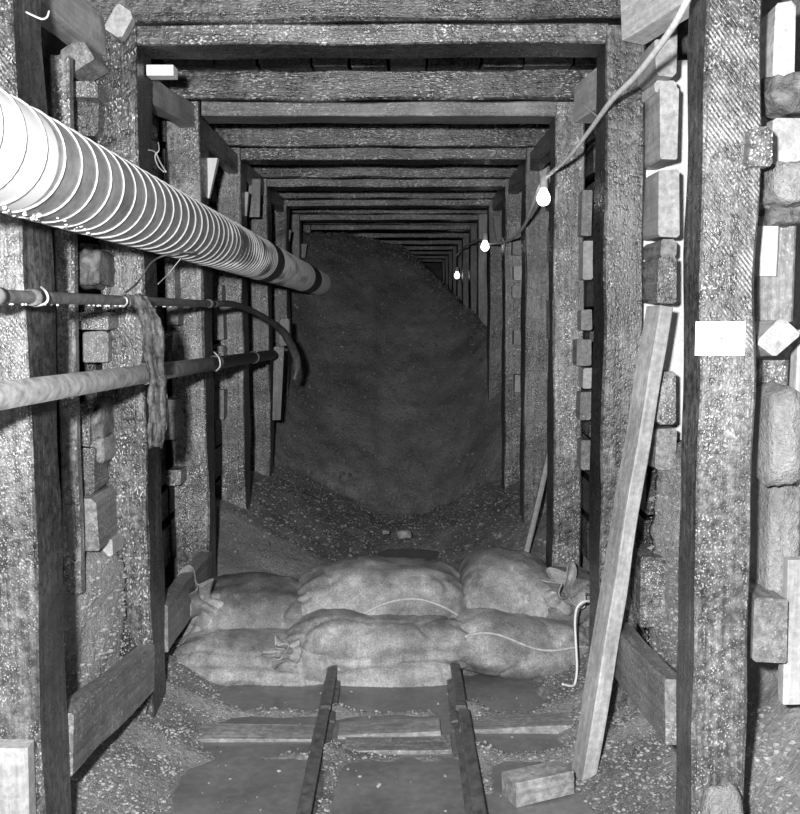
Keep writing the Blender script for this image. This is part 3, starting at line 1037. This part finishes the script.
# ------------------------------------------------------------------ card on the right post
c0, c1 = at(696, 321.5, 2.357), at(744.5, 355.5, 2.357)
cw, chh = c1.x - c0.x, c0.z - c1.z
card = mesh_obj('paper_card', [(-cw / 2, 0, -chh / 2), (cw / 2, 0, -chh / 2), (cw / 2, 0, chh / 2), (-cw / 2, 0, chh / 2), (-cw / 2, .003, -chh / 2), (cw / 2, .003, -chh / 2), (cw / 2, .003, chh / 2), (-cw / 2, .003, chh / 2)],
                [(0, 1, 2, 3), (7, 6, 5, 4), (0, 4, 5, 1), (1, 5, 6, 2), (2, 6, 7, 3), (3, 7, 4, 0)], M['paper'])
card.location = (c0 + c1) / 2
tag(card, 'blank white card nailed to the nearest right post', 'card')
tube('nail', [(0.002, -.004, 0), (0.002, .002, 0)], .0022, M['nail'], card, 10, sub=1)

upright(-14, 748, 28, 830, 2.30, .05, M['pale'], 'bright pale board end at the bottom left corner, before the nearest left post', name='board_stub', cat='board')
tag(chunk('rock_chunk', at(722, 822, 2.29), (.10, .09, .19), M['gravel'], 57, amp=.18, box=.2), 'grey pointed rock at the foot of the nearest right post', 'rock', 'rocks packed behind the posts')

# ------------------------------------------------------------------ leaning timbers
def between(name, a, b, w, d, mat, hint, label, cat, group=None, **kw):
    return tag(timber(name, a, b, w, d, mat, hint=hint, **kw), label, cat, group)


lp0 = at(586, 783, 3.22)
lp0.z = 0.0
lp0.x = 0.605
between('leaning_plank', (0.598, 3.165, -0.03), (0.842, 3.26, 1.55), .047, .105, M['pale'], (-0.2, 0.98, 0), 'long pale plank leaning against the right wall, foot on the floor', 'plank', cham=.004, wob=.003)
q0, q1 = at(526, 553, 5.05), at(554.5, 430, 5.45)
between('leaning_lath', q0, q1, .028, .03, M['pale'], (0, 1, 0), 'thin grey lath leaning on the right posts behind the sandbags', 'lath', cham=.003, wob=.002)

# ------------------------------------------------------------------ track
def rail(xa, xb, label):
    root = bpy.data.objects.new('rail', None)
    col.objects.link(root)
    root.location = (0, 0, 0)
    tag(root, label, 'rail', 'rails of the mine track')
    prof = [(-.034, 0), (.034, 0), (.034, .007), (.008, .014), (.006, .044), (.019, .050), (.020, .064), (.014, .068), (-.014, .068), (-.020, .064), (-.019, .050), (-.006, .044), (-.008, .014), (-.034, .007)]

    def piece(y0, y1, xo, x1, z0):
        n = 8
        V, Fc = [], []
        for i in range(n + 1):
            t = i / n
            for (a, b) in prof:
                V.append((xo + (x1 - xo) * t + a, y0 + (y1 - y0) * t, z0 + b + .003 * mn.noise(Vector((y0 + t, xo, 2)))))
        m = len(prof)
        for i in range(n):
            for k in range(m):
                Fc.append((i * m + k, i * m + (k + 1) % m, (i + 1) * m + (k + 1) % m, (i + 1) * m + k))
        Fc.append(tuple(reversed(range(m))))
        Fc.append(tuple(range(n * m, n * m + m)))
        mesh_obj('rail_length', V, Fc, M['steel'], root)
    piece(1.9, 3.575, xa, xa + .004, 0.005)
    piece(3.585, 4.75, xa - .006 if xa > 0 else xa + .008, xb, 0.012)
    # fishplate at the joint
    for s in (-1, 1):
        timber('fishplate', (xa + s * .013, 3.47, .04), (xa + s * .013, 3.69, .046), .03, .010, M['steel'], hint=(1, 0, 0), parent=None, wob=.001, cham=.002, step=.2).parent = root
    return root


rail(-0.285, -0.282, 'left rail of the narrow track')
rail(0.232, 0.232, 'right rail of the narrow track')

# ties and loose pieces of timber on the floor
def tie(px0, y0t, y0b, px1, y1t, y1b, Y, label, d=.13, mat='tie', name='track_tie', cat='track tie', group='timber ties in the mud'):
    a0, a1 = at(px0, y0t, Y), at(px0, y0b, Y)
    b0, b1 = at(px1, y1t, Y), at(px1, y1b, Y)
    h = a0.z - a1.z
    return between(name, ((a0 + a1) / 2) + Vector((0, d / 2, 0)), ((b0 + b1) / 2) + Vector((0, d / 2, 0)), max(.03, h), d, M[mat], (0, 1, 0), label, cat, group, cham=.005, wob=.004)


tie(169, 738, 755, 314, 740.5, 756, 3.45, 'pale tie left of the left rail')
tie(338, 737, 752, 441, 731, 747, 3.47, 'upper of two ties between the rails')
tie(344, 752, 766, 452, 750, 764, 3.35, 'lower, thinner of two ties between the rails', mat='mid')
tie(468, 730, 744, 582, 724, 742, 3.52, 'pale tie right of the right rail')
between('loose_block', (0.343, 3.02, .038), (0.535, 3.09, .046), .075, .10, M['tie'], (0, 1, 0), 'short loose timber block on the mud before the leaning plank', 'timber block', cham=.004, wob=.003)

# ------------------------------------------------------------------ muddy water
def pool(name, x0, x1, y0, y1, z, label):
    o = grid_obj(name, 20, 20, lambda u, v: (x0 + (x1 - x0) * u, y0 + (y1 - y0) * v, z), M['mud'], True)
    return tag(o, label, 'puddle', kind='stuff')


pool('muddy_water', -0.95, 0.80, 1.7, 4.6, 0.0, 'smooth grey muddy water lying between and beside the rails')
pool('still_puddle', -0.25, 0.45, 5.55, 6.4, 0.0, 'dark puddle behind the sandbags at the toe of the muck')

# loose stones
rng = random.Random(11)
SVt, SFt = [], []
tries = 0
while tries < 26000:
    tries += 1
    y = 2.4 + 2.2 * rng.random()
    x = rng.uniform(-1.0, 0.86)
    z = floor_z(x, y)
    if z < 0.004:
        if rng.random() < .985:
            continue
        z = 0.0
    add_stone(SVt, SFt, (x, y, z + .002), 0.002 + 0.0065 * rng.random() ** 4.0, rng)
tag(mesh_obj('gravel', SVt, SFt, M['stone'], None, False), 'loose gravel strewn on the floor beside rails and walls', 'gravel', kind='stuff')
SVt, SFt = [], []
for k in range(14000):
    left = rng.random() < .45
    y = rng.uniform(2.6, 3.6) if left else rng.uniform(2.35, 3.5)
    z = rng.uniform(0.05, 1.3)
    p = (left_rock if left else right_rock)(y, z)
    if left and p.x < -1.16 or (not left and p.x > 1.06):
        continue
    add_stone(SVt, SFt, p, 0.0025 + 0.009 * rng.random() ** 3.5, rng)
tag(mesh_obj('wall_gravel', SVt, SFt, M['stone'], None, False), 'loose gravel packed into the lower side walls between the nearest posts', 'gravel', kind='stuff')
SVt, SFt = [], []
for k in range(15000):
    y = 5.0 + 6.0 * rng.random() ** 0.9
    x = rng.uniform(-0.95, 0.78)
    z = floor_z(x, y)
    if z < 0.0:
        continue
    add_stone(SVt, SFt, (x, y, z + .003), 0.004 + 0.013 * rng.random() ** 4.0, rng)
tag(mesh_obj('muck_rubble', SVt, SFt, M['darkstone'], None, False), 'broken dark stones covering the muck pile', 'rubble', kind='stuff')
for (px, py, Y, sz, lab) in ((404, 534, 6.35, .10, 'larger pale stone at the edge of the dark puddle'), (386, 532, 6.4, .05, 'smaller pale stone left of the larger one by the puddle')):
    p = at(px, py, Y)
    o = chunk('pale_stone', p, (sz, sz * .8, sz * .6), M['pale'] if False else M['stone'], px, amp=.25, box=.3)
    tag(o, lab, 'stone', 'pale stones by the puddle')

# ------------------------------------------------------------------ sandbags
def gathered(root, p, d, ln, r0, r1, seed, name='gathered_mouth'):
    """the gathered mouth of a sack: a fluted trumpet of cloth from p along d"""
    d = Vector(d).normalized()
    a = d.cross(Vector((0, 1, 0.2))).normalized()
    b = a.cross(d).normalized()
    V, Fc = [], []
    mm, kk = 22, 60
    for j in range(mm + 1):
        t = j / mm
        neckr = r0 * (1 - t * 3) + r0 * .5 * min(1, t * 3) if t < .33 else r0 * .5 + (r1 - r0 * .5) * ((t - .33) / .67) ** 1.3
        for k in range(kk):
            th = 2 * math.pi * k / kk
            rr = neckr * (1 + (0.10 + .26 * t) * math.sin(th * 7 + seed + t * 1.5) + .3 * mn.noise(Vector((math.cos(th) * 1.3, math.sin(th) * 1.3 + t * 2, seed))))
            off = ln * t + ln * .22 * t * math.sin(th * 3 + seed * 2) - ln * .12 * t * t
            V.append(Vector(p) + d * off + a * (rr * math.cos(th)) + b * (rr * .8 * math.sin(th)))
    for j in range(mm):
        for k in range(kk):
            Fc.append((j * kk + k, j * kk + (k + 1) % kk, (j + 1) * kk + (k + 1) % kk, (j + 1) * kk + k))
    o = mesh_obj(name, V, Fc, M['burlap'], root, True)
    md = o.modifiers.new('thick', 'SOLIDIFY')
    md.thickness = .005
    return o


def bag(px0, py0, px1, py1, Y, depth, seed, label, sag=0.25, roll=0.0, yaw=0.0, seam=None, flat=0.2, wr=1.0, ends=(0.3, 0.3), e=0.7, lump=1.0, mat='burlap', pinch=0.0):
    """a filled sack whose outline spans the given edges at distance Y"""
    a, b = at(px0, py0, Y), at(px1, py1, Y)
    c = (a + b) / 2
    W, H = abs(b.x - a.x) / 2, abs(a.z - b.z) / 2
    D = depth / 2
    root = bpy.data.objects.new('sandbag', None)
    col.objects.link(root)
    root.location = c
    root.rotation_euler = (0, roll, yaw)
    tag(root, label, 'sandbag', 'sandbags in the low wall across the track')
    nu, nv = 120, 84
    V, Fc = [], []

    def surf(u, th, off=0.0):
        au = abs(u)
        en = ends[0] if u < 0 else ends[1]
        prof = en + (1 - en) * (max(0.0, 1 - au ** 3.6)) ** 0.5
        cs, sn = math.cos(th), math.sin(th)
        cy = math.copysign(abs(cs) ** e, cs)
        cz = math.copysign(abs(sn) ** e, sn)
        x = u * W
        y = cy * D * (0.35 + 0.65 * prof)
        z = cz * H * prof
        if z < 0:
            z *= (1 - flat)
            y *= 1 + .18 * flat
        z -= sag * H * (u * u) * 0.35
        p = Vector((x, y, z))
        d = lump * (0.24 * H * n3(p, 3.6, seed) + 0.07 * H * n3(p, 8, seed + 3)) + 0.018 * H * n3(p, 22, seed + 6)
        # sharp creases wandering along the sack and bunching up at its ends
        w1 = mn.noise(Vector((x * 4.5 + seed, z * 9 + y * 5, seed)))
        w2 = mn.noise(Vector((x * 11 - seed, z * 16 + y * 9, seed + 5)))
        d -= wr * 0.11 * H * max(0.0, 1 - abs(w1) * 8) ** 1.5 * (0.45 + .7 * au)
        d -= wr * 0.035 * H * max(0.0, 1 - abs(w2) * 6) ** 1.5 * (0.3 + au)
        d += wr * 0.07 * H * (au ** 3) * math.sin(th * 11 + seed + 2 * w1)
        # a soft horizontal pleat where the cloth folds over
        if pinch:
            d -= pinch * H * math.exp(-((z / H + .05 - 0.18 * math.sin(u * 2.2 + seed)) / .07) ** 2)
        nrm = Vector((0.15 * u, cy, cz)).normalized()
        return p + nrm * (d + off)
    for i in range(nu + 1):
        u = -1 + 2 * i / nu
        for k in range(nv):
            V.append(surf(u, 2 * math.pi * k / nv))
    for i in range(nu):
        for k in range(nv):
            a_, b_ = i * nv + k, i * nv + (k + 1) % nv
            Fc.append((a_, b_, b_ + nv, a_ + nv))
    Fc.append(tuple(range(nv)))
    Fc.append(tuple(reversed(range(nu * nv, nu * nv + nv))))
    mesh_obj('sack_body', V, Fc, M[mat], root, True)
    if seam is not None:
        pts = [surf(-0.93 + 1.86 * t / 30, seam + 0.22 * math.sin(t * .21 + seed), 0.001) for t in range(31)]
        o = tube('seam', pts, 0.0055, M['seam'], root, 7, sub=2)
        o['label'] = 'pale stitched seam'
    return root


b_ = bag(318, 646, 458, 692, 4.16, .36, 1.3, 'flat bottom sandbag between the two rails, lowest in the heap', flat=.3, wr=.7)
b_ = bag(166, 630, 346, 694, 4.16, .36, 2.1, 'pale flattened sandbag at lower left, in front of the left rail end', yaw=.04, flat=.3, roll=.05, sag=.1, wr=1.0, pinch=.2, ends=(.2, .3))
b_ = bag(450, 612, 588, 676, 4.20, .36, 3.7, 'long sandbag with a stitched seam at lower right, by the white rope', seam=math.pi - .38, flat=.25, roll=.05, ends=(.45, .22), wr=.7)
b_ = bag(188, 580, 318, 658, 4.38, .44, 4.4, 'dark grey sandbag at the left with its gathered mouth to the left', roll=.02, mat='burlap_dark', ends=(.35, .5), wr=.6)
gathered(b_, (-0.17, -0.16, 0.08), (-0.5, -0.55, 0.62), .20, .085, .095, 4.4)
gathered(b_, (-0.22, -0.19, 0.0), (-0.4, -0.6, -0.45), .16, .07, .06, 1.7, 'sack_fold')
b_ = bag(284, 610, 478, 668, 4.19, .36, 5.2, 'broad middle sandbag with pale drips, folded mouth at left', seam=None, roll=.0, pinch=.12, ends=(.25, .45), wr=1.0, flat=.1)
gathered(b_, (-0.36, -0.15, -0.01), (-0.75, -0.6, 0.25), .11, .055, .055, 5.9)
b_ = bag(294, 560, 470, 644, 4.40, .46, 6.6, 'large humped sandbag on top in the middle of the heap', seam=math.pi - .1, lump=.6, ends=(.3, .3), sag=.6, wr=.6)
b_ = bag(458, 554, 554, 630, 4.42, .44, 7.9, 'smooth plump sandbag on top at the right', wr=.4, lump=.6, ends=(.35, .35), sag=.5)
b_ = bag(534, 568, 592, 640, 4.36, .30, 8.8, 'small crumpled sandbag at the right end against the post', wr=2.0, lump=1.5, ends=(.4, .4), mat='burlap_dark')
gathered(b_, (-0.03, -0.12, 0.06), (0.25, -0.55, 0.7), .13, .085, .10, 8.1)

# ------------------------------------------------------------------ light
w = bpy.data.worlds.new('world')
sc.world = w
w.use_nodes = True
w.node_tree.nodes['Background'].inputs[0].default_value = g(0.0)
w.node_tree.nodes['Background'].inputs[1].default_value = 0.0

ld = bpy.data.lights.new('flash_gun', 'POINT')
ld.energy = 860
ld.shadow_soft_size = 0.045
lo = bpy.data.objects.new('flash_gun', ld)
lo.location = (-0.20, 0.0, 1.70)
col.objects.link(lo)

vs = sc.view_settings
vs.view_transform = 'Standard'
vs.look = 'None'
vs.exposure = 0.0
vs.gamma = 1.0
vs.use_curve_mapping = False
